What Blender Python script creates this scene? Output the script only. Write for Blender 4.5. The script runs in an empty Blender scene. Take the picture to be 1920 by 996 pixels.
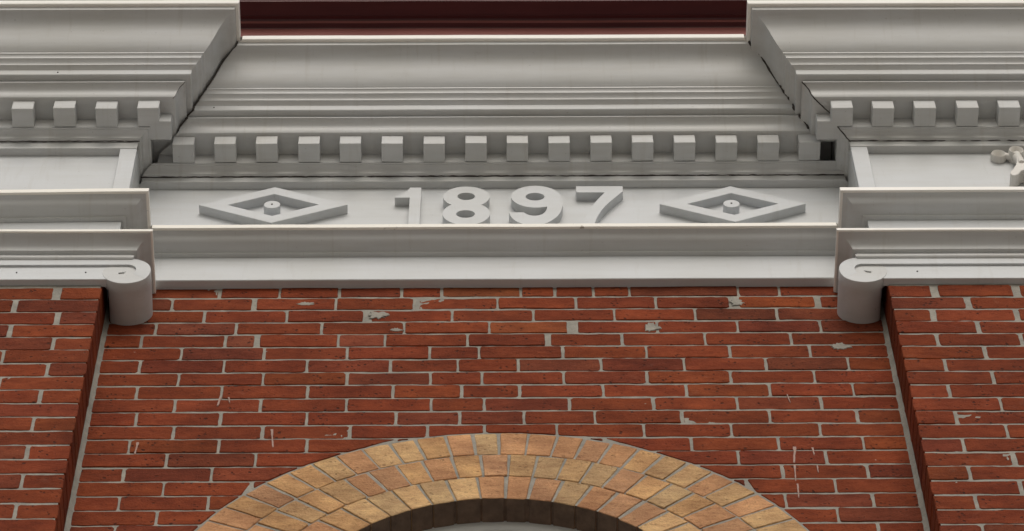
import bpy, bmesh, math, random
from math import sin, cos, pi, sqrt, radians
from mathutils import Vector, Matrix, noise

C = bpy.context.scene.collection
SC = bpy.context.scene
rng = random.Random(1897)

# ------------------------------------------------------------------ camera, sky, sun, exposure
cd = bpy.data.cameras.new("camera")
cam = bpy.data.objects.new("camera", cd)
C.objects.link(cam)
cd.lens = 125.115
cd.sensor_width = 36.0
cd.clip_start = 0.1
cd.clip_end = 2000
cam.matrix_world = (Matrix.Translation((-0.03192, -4.55227, 1.6))
                    @ Matrix.Rotation(radians(-0.99435), 4, 'Z')
                    @ Matrix.Rotation(radians(152.0), 4, 'X')
                    @ Matrix.Rotation(radians(-1.04973), 4, 'Z'))
SC.camera = cam

SUN_EL, SUN_AZ = radians(40), radians(176)      # high, almost straight in front of the facade, veiled by cloud
w = bpy.data.worlds.new("World")
SC.world = w
w.use_nodes = True
nt = w.node_tree
bg = nt.nodes["Background"]
sky = nt.nodes.new("ShaderNodeTexSky")
sky.sky_type = 'NISHITA'
sky.sun_disc = False
sky.sun_elevation = SUN_EL
sky.sun_rotation = SUN_AZ
sky.dust_density = 4.0
sky.air_density = 1.6
hs = nt.nodes.new("ShaderNodeHueSaturation")
hs.inputs['Saturation'].default_value = 0.58      # overcast: nearly grey
nt.links.new(sky.outputs[0], hs.inputs['Color'])
nt.links.new(hs.outputs[0], bg.inputs['Color'])
bg.inputs['Strength'].default_value = 0.10

sl = bpy.data.lights.new("sun", 'SUN')
sl.energy = 0.7
sl.angle = radians(40)
sl.color = (1.0, 0.99, 0.975)
so = bpy.data.objects.new("sun", sl)
C.objects.link(so)
sdir = Vector((sin(SUN_AZ) * cos(SUN_EL), cos(SUN_AZ) * cos(SUN_EL), sin(SUN_EL)))
so.rotation_euler = sdir.to_track_quat('Z', 'Y').to_euler()

SC.view_settings.view_transform = 'Standard'
SC.view_settings.look = 'None'
SC.view_settings.exposure = 0.12
SC.view_settings.gamma = 1.0


# ------------------------------------------------------------------ materials
def mat(name):
    m = bpy.data.materials.new(name)
    m.use_nodes = True
    t = m.node_tree
    b = t.nodes["Principled BSDF"]
    return m, t, b


def nd(t, kind, **kw):
    n = t.nodes.new(kind)
    for k, v in kw.items():
        if k in n.inputs:
            n.inputs[k].default_value = v
        else:
            setattr(n, k, v)
    return n


def ramp(t, src, stops):
    r = t.nodes.new("ShaderNodeValToRGB")
    e = r.color_ramp.elements
    e[0].position, e[0].color = stops[0][0], stops[0][1]
    e[1].position, e[1].color = stops[1][0], stops[1][1]
    for p, c in stops[2:]:
        x = e.new(p)
        x.color = c
    t.links.new(src, r.inputs[0])
    return r


def mix(t, mode, fac, a, b):
    m = t.nodes.new("ShaderNodeMix")
    m.data_type = 'RGBA'
    m.blend_type = mode
    for sock, v in ((m.inputs[0], fac), (m.inputs[6], a), (m.inputs[7], b)):
        if hasattr(v, 'links'):
            t.links.new(v, sock)
        elif isinstance(v, (int, float)):
            sock.default_value = v
        else:
            sock.default_value = tuple(v) + ((1,) if len(v) == 3 else ())
    return m.outputs[2]


def pos(t, scale=(1, 1, 1)):
    g = t.nodes.new("ShaderNodeNewGeometry")
    mp = t.nodes.new("ShaderNodeMapping")
    mp.inputs['Scale'].default_value = scale
    t.links.new(g.outputs['Position'], mp.inputs['Vector'])
    return mp.outputs[0]


def noise_tex(t, vec, scale, detail=4.0, rough=0.55):
    n = nd(t, "ShaderNodeTexNoise", Scale=scale, Detail=detail, Roughness=rough)
    t.links.new(vec, n.inputs['Vector'])
    return n.outputs[0]


def bump(t, b, height, strength, dist):
    bp = nd(t, "ShaderNodeBump", Strength=strength, Distance=dist)
    t.links.new(height, bp.inputs['Height'])
    t.links.new(bp.outputs[0], b.inputs['Normal'])
    return bp


def G(v, a=1.0):
    return (v, v, v, a)


def paint(name, col, rough=0.42, dirt=0.5):
    m, t, b = mat(name)
    p = pos(t)
    long_ = pos(t, (0.7, 6.0, 6.0))
    n1 = noise_tex(t, p, 3.0, 5)
    n2 = noise_tex(t, long_, 5.0, 6, 0.6)
    n3 = noise_tex(t, p, 60.0, 3)
    streak = pos(t, (14.0, 1.0, 1.6))
    n4 = noise_tex(t, streak, 3.5, 4, 0.6)
    c = mix(t, 'MIX', ramp(t, n1, [(0.35, G(0)), (0.7, G(1))]).outputs[0], col, [x * y for x, y in zip(col, (0.93, 0.92, 0.89))])
    c = mix(t, 'MULTIPLY', 0.5 * dirt, c, ramp(t, n2, [(0.3, (0.80, 0.77, 0.72, 1)), (0.6, G(1))]).outputs[0])
    c = mix(t, 'MULTIPLY', 0.35 * dirt, c, ramp(t, n4, [(0.30, (0.78, 0.74, 0.68, 1)), (0.42, G(1))]).outputs[0])
    speck = ramp(t, noise_tex(t, p, 130.0, 2), [(0.22, (0.45, 0.42, 0.38, 1)), (0.30, G(1))])
    c = mix(t, 'MULTIPLY', 0.55 * dirt, c, speck.outputs[0])
    t.links.new(c, b.inputs['Base Color'])
    b.inputs['Roughness'].default_value = rough
    b.inputs['Specular IOR Level'].default_value = 0.4
    h = mix(t, 'ADD', 0.35, n2, n3)
    bump(t, b, h, 0.12, 0.003)
    return m


PAINT = paint("weathered grey-white paint", (0.548, 0.558, 0.562), 0.42, 0.8)
PAINT_CLEAN = paint("grey-white paint on flat boards", (0.585, 0.605, 0.625), 0.5, 0.55)
ORN = paint("cream white paint on the carving", (0.72, 0.70, 0.67), 0.45, 0.4)
FLASH = paint("bright white painted metal edge", (0.86, 0.84, 0.80), 0.35, 0.25)

# flashing whose paint is peeling
PEEL, t, b = mat("peeling white edge")
p = pos(t)
pn = noise_tex(t, pos(t, (1, 1, 1)), 26.0, 6, 0.65)
c = mix(t, 'MIX', ramp(t, pn, [(0.66, G(0)), (0.71, G(1))]).outputs[0], (0.87, 0.84, 0.77), (0.42, 0.38, 0.32))
t.links.new(c, b.inputs['Base Color'])
b.inputs['Roughness'].default_value = 0.55
bump(t, b, pn, 0.4, 0.004)


def brick_mat(name, dark_pits=0.8, haze=0.16, ochre=False):
    m, t, b = mat(name)
    oi = t.nodes.new("ShaderNodeObjectInfo")
    p = pos(t)
    big = noise_tex(t, pos(t, (1, 1, 2.2)), 9.0, 5, 0.6)
    mid = noise_tex(t, pos(t, (0.6, 1, 1.6)), 34.0, 5, 0.65)
    fine = noise_tex(t, p, 190.0, 4, 0.7)
    c = mix(t, 'MULTIPLY', 0.75, oi.outputs['Color'], ramp(t, big, [(0.3, (0.70, 0.62, 0.62, 1)), (0.55, G(0.98)), (0.72, (1.18, 1.16, 1.10, 1))]).outputs[0])
    c = mix(t, 'MULTIPLY', 0.7, c, ramp(t, mid, [(0.3, (0.72, 0.64, 0.62, 1)), (0.62, G(1.05))]).outputs[0])
    c = mix(t, 'MULTIPLY', 0.6, c, ramp(t, fine, [(0.3, G(0.72)), (0.7, G(1.12))]).outputs[0])
    soil = noise_tex(t, pos(t, (1, 1, 1.5)), 3.2, 7, 0.62)
    c = mix(t, 'MULTIPLY', 0.8, c, ramp(t, soil, [(0.36, (0.54, 0.50, 0.50, 1)), (0.60, G(1.03))]).outputs[0])
    crust = noise_tex(t, pos(t, (1, 1, 1.2)), 52.0, 8, 0.75)
    c = mix(t, 'MULTIPLY', 0.5, c, ramp(t, crust, [(0.34, (0.45, 0.40, 0.40, 1)), (0.46, G(1.0))]).outputs[0])
    # mortar haze smeared thinly over the faces
    hz = ramp(t, noise_tex(t, pos(t, (0.9, 1, 1.3)), 21.0, 6, 0.7), [(0.60, G(0)), (0.90, G(haze))])
    c = mix(t, 'MIX', hz.outputs[0], c, (0.42, 0.34, 0.27) if not ochre else (0.5, 0.42, 0.33))
    v = nd(t, "ShaderNodeTexVoronoi", Scale=62.0, Randomness=1.0)
    wob = nd(t, "ShaderNodeVectorMath", operation='ADD')
    t.links.new(p, wob.inputs[0])
    ns = nd(t, "ShaderNodeTexNoise", Scale=90.0)
    t.links.new(p, ns.inputs['Vector'])
    sc = nd(t, "ShaderNodeVectorMath", operation='SCALE')
    sc.inputs['Scale'].default_value = 0.012
    t.links.new(ns.outputs['Color'], sc.inputs[0])
    t.links.new(sc.outputs[0], wob.inputs[1])
    t.links.new(wob.outputs[0], v.inputs['Vector'])
    pit = ramp(t, v.outputs['Distance'], [(0.15, G(1)), (0.30, G(0))])
    sel = ramp(t, noise_tex(t, p, 17.0, 3, 0.6), [(0.49, G(0)), (0.58, G(dark_pits))])
    pm = nd(t, "ShaderNodeMath", operation='MULTIPLY')
    t.links.new(pit.outputs[0], pm.inputs[0])
    t.links.new(sel.outputs[0], pm.inputs[1])
    c = mix(t, 'MIX', pm.outputs[0], c, (0.035, 0.016, 0.012))
    # a few pale lime specks
    v2 = nd(t, "ShaderNodeTexVoronoi", Scale=23.0, Randomness=1.0)
    t.links.new(wob.outputs[0], v2.inputs['Vector'])
    sp = ramp(t, v2.outputs['Distance'], [(0.035, G(0.8)), (0.075, G(0))])
    sel2 = ramp(t, noise_tex(t, p, 8.0, 2), [(0.64, G(0)), (0.68, G(0.55))])
    pm2 = nd(t, "ShaderNodeMath", operation='MULTIPLY')
    t.links.new(sp.outputs[0], pm2.inputs[0])
    t.links.new(sel2.outputs[0], pm2.inputs[1])
    c = mix(t, 'MIX', pm2.outputs[0], c, (0.62, 0.52, 0.44))
    t.links.new(c, b.inputs['Base Color'])
    b.inputs['Roughness'].default_value = 0.85
    b.inputs['Specular IOR Level'].default_value = 0.12
    hsub = nd(t, "ShaderNodeMath", operation='SUBTRACT')
    hadd = nd(t, "ShaderNodeMath", operation='ADD')
    t.links.new(fine, hadd.inputs[0])
    t.links.new(mid, hadd.inputs[1])
    t.links.new(hadd.outputs[0], hsub.inputs[0])
    t.links.new(pm.outputs[0], hsub.inputs[1])
    bump(t, b, hsub.outputs[0], 0.8, 0.0045)
    return m


BRICK = brick_mat("red brick")
OCHRE = brick_mat("ochre arch brick", 0.35, 0.4, True)

DARK_BRICK, t, b = mat("sooty dark brick underside")  # darker brown for the down-facing faces of the arch
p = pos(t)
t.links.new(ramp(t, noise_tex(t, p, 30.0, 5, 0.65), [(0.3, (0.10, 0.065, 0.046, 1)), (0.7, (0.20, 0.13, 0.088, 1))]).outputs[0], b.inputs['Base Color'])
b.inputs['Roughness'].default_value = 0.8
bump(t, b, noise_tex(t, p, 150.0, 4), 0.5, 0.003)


def mortar_mat(name, a, bb):
    m, t, b = mat(name)
    p = pos(t)
    n = noise_tex(t, p, 22.0, 7, 0.7)
    f = noise_tex(t, p, 260.0, 4, 0.7)
    c = mix(t, 'MIX', ramp(t, n, [(0.3, G(0)), (0.7, G(1))]).outputs[0], a, bb)
    c = mix(t, 'MULTIPLY', 0.6, c, ramp(t, f, [(0.3, G(0.72)), (0.7, G(1.1))]).outputs[0])
    t.links.new(c, b.inputs['Base Color'])
    b.inputs['Roughness'].default_value = 0.95
    bump(t, b, f, 0.6, 0.003)
    return m


MORTAR = mortar_mat("lime mortar", (0.38, 0.352, 0.30), (0.22, 0.21, 0.185))
LIME = mortar_mat("white lime run", (0.46, 0.32, 0.27), (0.36, 0.24, 0.20))
GREYFR = paint("grey painted window frame", (0.55, 0.56, 0.55), 0.4, 0.3)

MAROON, t, b = mat("maroon painted metal")
p = pos(t, (0.6, 5, 5))
t.links.new(ramp(t, noise_tex(t, p, 6.0, 5), [(0.3, (0.085, 0.024, 0.027, 1)), (0.7, (0.11, 0.030, 0.033, 1))]).outputs[0], b.inputs['Base Color'])
b.inputs['Roughness'].default_value = 0.4

LIT_MAROON, t, b = mat("maroon with light painted in")  # lighter maroon paints the light on the front-facing strip and lip
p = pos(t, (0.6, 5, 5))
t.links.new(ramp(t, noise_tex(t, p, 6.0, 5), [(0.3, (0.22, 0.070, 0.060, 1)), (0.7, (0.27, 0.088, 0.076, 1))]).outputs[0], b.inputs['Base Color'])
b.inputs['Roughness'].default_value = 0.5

DARK, t, b = mat("dark hollow timber and crack shade")  # near-black; also the painted shade of the joint cracks
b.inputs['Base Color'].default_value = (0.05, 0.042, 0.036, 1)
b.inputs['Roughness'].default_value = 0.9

GLASS, t, b = mat("dark window glass")
b.inputs['Base Color'].default_value = (0.03, 0.035, 0.04, 1)
b.inputs['Roughness'].default_value = 0.06

LOWER, t, b = mat("red brickwork below the picture")
bt = nd(t, "ShaderNodeTexBrick", Scale=1.0)
g = t.nodes.new("ShaderNodeNewGeometry")
sx = t.nodes.new("ShaderNodeSeparateXYZ")
cx_ = t.nodes.new("ShaderNodeCombineXYZ")
t.links.new(g.outputs['Position'], sx.inputs[0])
t.links.new(sx.outputs['X'], cx_.inputs['X'])
t.links.new(sx.outputs['Z'], cx_.inputs['Y'])
t.links.new(cx_.outputs[0], bt.inputs['Vector'])
bt.inputs['Color1'].default_value = (0.30, 0.075, 0.04, 1)
bt.inputs['Color2'].default_value = (0.24, 0.06, 0.034, 1)
bt.inputs['Mortar'].default_value = (0.36, 0.32, 0.27, 1)
bt.inputs['Brick Width'].default_value = 0.215
bt.inputs['Row Height'].default_value = 0.0669
bt.inputs['Mortar Size'].default_value = 0.005
t.links.new(bt.outputs[0], b.inputs['Base Color'])
b.inputs['Roughness'].default_value = 0.9

PAVE, t, b = mat("concrete pavement")
p = pos(t)
t.links.new(ramp(t, noise_tex(t, p, 1.5, 6), [(0.3, (0.36, 0.325, 0.275, 1)), (0.7, (0.46, 0.415, 0.35, 1))]).outputs[0], b.inputs['Base Color'])
b.inputs['Roughness'].default_value = 0.95
ASPH, t, b = mat("asphalt")
p = pos(t)
t.links.new(ramp(t, noise_tex(t, p, 40.0, 4), [(0.3, G(0.09)), (0.7, G(0.13))]).outputs[0], b.inputs['Base Color'])
b.inputs['Roughness'].default_value = 0.9


# ------------------------------------------------------------------ helpers
def thing(name, label, cat, loc=(0, 0, 0), group=None):
    o = bpy.data.objects.new(name, None)
    o.empty_display_size = 0.1
    C.objects.link(o)
    o.location = loc
    o['label'] = label
    o['category'] = cat
    o['kind'] = 'thing'
    if group:
        o['group'] = group
    return o


def abs_loc(o):
    v = Vector(o.location)
    while o.parent:
        o = o.parent
        v += Vector(o.location)
    return v


def mesh_obj(name, verts, faces, m, parent=None, origin=None, smooth=None, mats=None, fmat=None):
    """One mesh object from world-space vertices; origin is the world place of its own origin."""
    if origin is None:
        origin = abs_loc(parent) if parent else Vector((0, 0, 0))
    origin = Vector(origin)
    me = bpy.data.meshes.new(name)
    me.from_pydata([tuple(Vector(v) - origin) for v in verts], [], faces)
    for x in (mats or [m]):
        me.materials.append(x)
    if fmat:
        for p_, k in zip(me.polygons, fmat):
            p_.material_index = k
    me.update()
    bm = bmesh.new()
    bm.from_mesh(me)
    bmesh.ops.recalc_face_normals(bm, faces=bm.faces)
    bm.to_mesh(me)
    bm.free()
    if smooth is not None:
        for p_ in me.polygons:
            p_.use_smooth = True
        me.set_sharp_from_angle(angle=radians(smooth))
    o = bpy.data.objects.new(name, me)
    C.objects.link(o)
    if parent:
        o.parent = parent
        o.location = origin - abs_loc(parent)
    else:
        o.location = origin
    return o


class MB:
    def __init__(s):
        s.v, s.f = [], []

    def add(s, v, f):
        k = len(s.v)
        s.v += [tuple(x) for x in v]
        s.f += [tuple(i + k for i in q) for q in f]
        return s

    def box(s, x0, x1, y0, y1, z0, z1):
        v = [(x0, y0, z0), (x1, y0, z0), (x1, y1, z0), (x0, y1, z0), (x0, y0, z1), (x1, y0, z1), (x1, y1, z1), (x0, y1, z1)]
        return s.add(v, [(0, 3, 2, 1), (4, 5, 6, 7), (0, 1, 5, 4), (1, 2, 6, 5), (2, 3, 7, 6), (3, 0, 4, 7)])

    def prism(s, pts, y0, y1):
        """closed outline in (x, z) extruded from y0 (front) to y1"""
        n = len(pts)
        v = [(x, y0, z) for x, z in pts] + [(x, y1, z) for x, z in pts]
        return s.add(v, [tuple(range(n)), tuple(range(2 * n - 1, n - 1, -1))] + [(i, (i + 1) % n, n + (i + 1) % n, n + i) for i in range(n)])

    def obj(s, name, m, parent=None, **kw):
        return mesh_obj(name, s.v, s.f, m, parent, **kw)


def tube(mb, pts, rad, seg=8, flat=1.0):
    """closed or open bent bar in x, y, z with a radius per point"""
    n_ = len(pts)
    vs = []
    for i, (x, y, z) in enumerate(pts):
        a = Vector(pts[max(0, i - 1)])
        b2 = Vector(pts[min(n_ - 1, i + 1)])
        t_ = (b2 - a).normalized()
        u = t_.cross(Vector((0, 1, 0)))
        u = u.normalized() if u.length > 1e-4 else Vector((1, 0, 0))
        w2 = t_.cross(u).normalized()
        for k in range(seg):
            an = 2 * pi * k / seg
            vs.append(Vector((x, y, z)) + u * cos(an) * rad[i] + w2 * sin(an) * rad[i] * flat)
    f = []
    for i in range(n_ - 1):
        for k in range(seg):
            f.append((i * seg + k, i * seg + (k + 1) % seg, (i + 1) * seg + (k + 1) % seg, (i + 1) * seg + k))
    f.append(tuple(range(seg)))
    f.append(tuple(range(n_ * seg - 1, (n_ - 1) * seg - 1, -1)))
    mb.add(vs, f)


def bevel_obj(o, wdt, seg=1):
    bm = bmesh.new()
    bm.from_mesh(o.data)
    bmesh.ops.remove_doubles(bm, verts=bm.verts, dist=1e-5)
    ed = [e for e in bm.edges if len(e.link_faces) == 2 and e.calc_face_angle(0) > 0.5]
    bmesh.ops.bevel(bm, geom=ed, offset=wdt, segments=seg, affect='EDGES', profile=0.6)
    bm.to_mesh(o.data)
    bm.free()


def wob(x, z, seed, amp):
    return amp * (noise.noise(Vector((x * 2.3, z * 3.1, seed))) + 0.5 * noise.noise(Vector((x * 7.0, z * 2.0, seed + 9))))


def densify(path, step=0.12):
    """path: list of ((x,y), (dx,dy)); straight runs are cut into steps so that old woodwork can wander a little"""
    out = [path[0]]
    for (a, da), (b, db) in zip(path, path[1:]):
        n = max(1, int(math.hypot(b[0] - a[0], b[1] - a[1]) / step))
        for i in range(1, n + 1):
            k = i / n
            if i == n:
                out.append((b, db))
            elif da == db:
                out.append(((a[0] + (b[0] - a[0]) * k, a[1] + (b[1] - a[1]) * k), da))
            else:                           # a run between a mitre and a square cut: same base line, run's own normal
                t_ = Vector((b[0] - a[0], b[1] - a[1])).normalized()
                nn = (t_.y, -t_.x)
                s_ = nn if nn[0] * da[0] + nn[1] * da[1] > 0 else (-nn[0], -nn[1])
                # keep clear of the mitres by blending the direction linearly
                d = (da[0] + (db[0] - da[0]) * k, da[1] + (db[1] - da[1]) * k)
                out.append(((a[0] + (b[0] - a[0]) * k, a[1] + (b[1] - a[1]) * k), d))
    return out


def sweep(name, prof, path, m, parent, dz=0.0, seed=0.0, amp=0.0017, smooth=32, closed=False, cap=True):
    """prof: (projection, z) points; path: plan points with the direction the projection goes"""
    path = densify(path)
    v, f = [], []
    n = len(prof)
    for (bx, by), (dx, dy) in path:
        for p_, z in prof:
            x, y = bx + dx * p_, by + dy * p_
            wz = wob(bx + by, 0.0, seed, amp)
            wy = wob(bx - by, z, seed + 5, amp * 0.6)
            v.append((x + dx * wy * 0.5, y + dy * wy * 0.5, z + dz + wz))
    m_ = n if closed else n - 1
    for i in range(len(path) - 1):
        for j in range(m_):
            a, b_ = i * n + j, i * n + (j + 1) % n
            f.append((a, b_, b_ + n, a + n))
    if closed and cap:
        f.append(tuple(range(n)))
        k = (len(path) - 1) * n
        f.append(tuple(range(k + n - 1, k - 1, -1)))
    return mesh_obj(name, v, f, m, parent, smooth=smooth)


# building modules
D1 = 0.110                    # how far the piers stand in front of the bay
XP = 1.033                    # corner of the breakfront
XE = 2.35                     # how far the side pieces run on
BAY_L, BAY_R = -XP, XP


def side_path(s, xp=XP, back=0.03):
    return [((s * XE, -D1), (0, -1)), ((s * xp, -D1), (-s, -1)), ((s * xp, back), (-s, 0))]


# ------------------------------------------------------------------ setting: street
PV = MB().box(-60, 60, -14.0, 0.4, -0.15, 0.0).obj("pavement", PAVE)  # out of view; made wide and pale to bounce light onto the undersides
PV['kind'] = 'structure'
RD = mesh_obj("road", [(-800, -800, -0.14), (800, -800, -0.14), (800, 800, -0.14), (-800, 800, -0.14)], [(0, 1, 2, 3)], ASPH)
RD['kind'] = 'structure'


# ------------------------------------------------------------------ bricks
def outline(corners, r, jit, rg):
    """uneven outline of a brick face: wandering edges, softened and now and then chipped corners"""
    n = len(corners)
    out = []
    cut = [r * (rg.uniform(1.8, 3.0) if rg.random() < .08 else rg.uniform(.5, 1.6)) for _ in range(n)]
    for i in range(n):
        p0, p1, p2 = Vector(corners[i - 1]), Vector(corners[i]), Vector(corners[(i + 1) % n])
        la, lb = (p1 - p0).length, (p2 - p1).length
        ra, rb = min(cut[i] * rg.uniform(.7, 1.3), la * .35), min(cut[i] * rg.uniform(.7, 1.3), lb * .35)
        out.append(p1 + (p0 - p1).normalized() * ra)
        out.append(p1 + (p2 - p1).normalized() * rb)
        k = int(lb / .024)
        nn = Vector(((p2 - p1).y, -(p2 - p1).x)).normalized()
        drift = rg.uniform(-jit, jit)
        for q in range(1, k + 1):
            drift = .55 * drift + rg.uniform(-jit, jit) * .75
            out.append(p1.lerp(p2, q / (k + 1) + rg.uniform(-.25, .25) / (k + 1)) + nn * drift)
    return out


def brick(parent, corners, y, depth, colour, m, rg, soffit=None, ins=0.0016):
    o2 = outline(corners, 0.0024, 0.0015, rg) if m is BRICK else outline(corners, 0.0016, 0.0009, rg)
    c = sum(o2, Vector((0, 0))) / len(o2)
    proud = rg.uniform(0.0002, 0.0026)
    tx, tz = rg.uniform(-0.006, 0.006), rg.uniform(-0.012, 0.012)
    n = len(o2)
    v = []
    for q in o2:
        d = (c - q)
        s = q + d.normalized() * ins * rg.uniform(0.7, 1.5)
        v.append((s.x, y - proud + (s.x - c.x) * tx + (s.y - c.y) * tz + rg.uniform(-0.0004, 0.0004), s.y))
    for q in o2:
        v.append((q.x, y - proud + 0.0018 + (q.x - c.x) * tx + (q.y - c.y) * tz, q.y))
    for q in o2:
        v.append((q.x, y + depth, q.y))
    f = [tuple(range(n))]
    for k in (0, n):
        f += [(k + i, k + (i + 1) % n, k + n + (i + 1) % n, k + n + i) for i in range(n)]
    fm, mats = None, None
    if soffit:                                      # underside of the arch ring gets the darker brick
        mats = [m, DARK_BRICK]
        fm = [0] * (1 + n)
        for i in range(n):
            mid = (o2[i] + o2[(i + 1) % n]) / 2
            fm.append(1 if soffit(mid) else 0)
    o = mesh_obj("brick", v, f, m, parent, origin=(c.x, y, c.y), mats=mats, fmat=fm)
    o.color = (*colour, 1)
    return o


def red(rg, spec=None):
    if spec:
        return spec
    k = rg.random()
    base = (0.28, 0.062, 0.023)
    if k < 0.14:
        base = (0.245, 0.057, 0.026)
    elif k < 0.28:
        base = (0.295, 0.068, 0.023)
    elif k < 0.34:
        base = (0.245, 0.064, 0.030)
    s = rg.uniform(0.82, 1.0)
    return tuple(x * s * rg.uniform(0.96, 1.04) for x in base)


def mortar_sheet(name, x0, x1, z0, z1, y, parent, step, seed, hole=None, amp=0.0010):
    nx, nz = int((x1 - x0) / step), int((z1 - z0) / step)
    v, f = [], []
    for j in range(nz + 1):
        for i in range(nx + 1):
            x, z = x0 + (x1 - x0) * i / nx, z0 + (z1 - z0) * j / nz
            d = amp * (0.6 * noise.noise(Vector((x * 38, z * 55, seed))) + 0.4 * noise.noise(Vector((x * 110, z * 120, seed))))
            v.append((x, y - d, z))
    for j in range(nz):
        for i in range(nx):
            if hole and hole(x0 + (x1 - x0) * (i + .5) / nx, z0 + (z1 - z0) * (j + .5) / nz):
                continue
            a = j * (nx + 1) + i
            f.append((a, a + 1, a + nx + 2, a + nx + 1))
    return mesh_obj(name, v, f, MORTAR, parent, smooth=80)


def flake(name, pts, y, th, m, parent):
    """a thin uneven smear of mortar or lime with real thickness"""
    n = len(pts)
    c = sum((Vector(p_) for p_ in pts), Vector((0, 0))) / n
    v = [(q[0] + (c.x - q[0]) * 0.08, y - th, q[1] + (c.y - q[1]) * 0.08) for q in pts]
    v += [(q[0], y + 0.001, q[1]) for q in pts]
    f = [tuple(range(n))] + [(i, (i + 1) % n, n + (i + 1) % n, n + i) for i in range(n)]
    return mesh_obj(name, v, f, m, parent)


ACX, RO, CO, RI, CI = 0.008, 0.815, 8.452, 0.472, 8.486          # arch: outer and inner circle
# -- recessed bay wall
WALL = thing("brick_wall", "recessed red brick bay wall under the 1897 board, between the two piers", "brick wall", (0, 0, 0))
mortar_sheet("mortar_bed", -XP, XP, 8.60, 10.06, 0.0005, WALL, 0.0075, 3.0,
             hole=lambda x, z: math.hypot(x - ACX, z - (CO + CI) / 2) < 0.60)
lw = MB()
lw.box(-XP, XP, 0.35, 0.40, 0.0, 10.06)
lw.box(-XP, -0.50, 0.004, 0.348, 0.0, 8.60).box(0.52, XP, 0.004, 0.348, 0.0, 8.60).box(-0.50, 0.52, 0.004, 0.345, 0.0, 6.4)
lw.obj("lower_wall", LOWER, WALL)
MB().box(-XE, XP * 0 + XE, 0.06, 0.34, 10.07, 11.03).obj("backing_wall", DARK, WALL)

J = [[-0.738, -0.578, -0.417, -0.251, -0.143, 0.07, 0.161, 0.264, 0.361, 0.653, 0.763],
     [-0.862, -0.643, -0.425, -0.211, 0.007, 0.216, 0.43, 0.641, 0.861],
     [-0.985, -0.772, -0.553, -0.338, -0.115, 0.101, 0.317, 0.531, 0.749, 0.962],
     [-0.895, -0.684, -0.458, -0.241, -0.016, 0.202, 0.428, 0.64, 0.858],
     [-0.927, -0.707, -0.624, -0.411, -0.289, -0.073, 0.137, 0.333, 0.551, 0.775],
     [-0.818, -0.603, -0.386, -0.171, -0.043, 0.175, 0.393, 0.61, 0.819],
     [-0.92, -0.703, -0.488, -0.272, -0.098, 0.058, 0.273, 0.488, 0.7, 0.914],
     [-0.815, -0.598, -0.383, -0.168, -0.036, 0.175, 0.389, 0.604, 0.82],
     [-0.917, -0.701, -0.481, -0.263, -0.088, 0.06, 0.274, 0.487, 0.701, 0.914],
     [-0.816, -0.597, -0.379, -0.164, -0.03, 0.186, 0.4, 0.612, 0.826],
     [-0.907, -0.695, -0.478, -0.253, -0.092, 0.071, 0.25, 0.469, 0.69, 0.912],
     [-0.808, -0.586, -0.365, -0.172, -0.029, 0.152, 0.37, 0.59, 0.812],
     [-0.913, -0.691, -0.472, -0.25, 0.269, 0.486, 0.703, 0.914],
     [-0.815, -0.596, -0.38, 0.38, 0.598, 0.816],
     [-0.915, -0.699, -0.485, 0.49, 0.702, 0.913],
     [-0.812, -0.596, 0.61, 0.827],
     [-0.915, -0.699, 0.7, 0.913],
     [-0.819, 0.822],
     [-0.913, 0.912],
     [-0.816, 0.818]]
WIDE = {(1, 1): .008, (1, 7): .014, (1, 8): .009, (2, 3): .012, (3, 5): .014, (4, 2): .007, (4, 6): .007, (1, 3): .007}
SPEC = {(2, 2): (0.27, 0.058, 0.022), (1, 8): (0.34, 0.082, 0.024), (3, 5): (0.35, 0.098, 0.034), (2, 7): (0.29, 0.062, 0.022),
        (4, 2): (0.28, 0.082, 0.042), (3, 1): (0.27, 0.074, 0.038), (0, 5): (0.27, 0.08, 0.03), (4, 4): (0.265, 0.07, 0.035)}


def zline(k, x):
    return 9.9795 - 0.0669 * k + 0.003 * x + 0.0012 * noise.noise(Vector((x * 1.5, k * 7.7, 2.0)))


def arch_left(z):                                    # half width of the arch (plus joint) at height z
    R = RO + 0.0045
    return sqrt(max(0.0, R * R - (z - CO) ** 2)) if abs(z - CO) < R else 0.0


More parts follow.
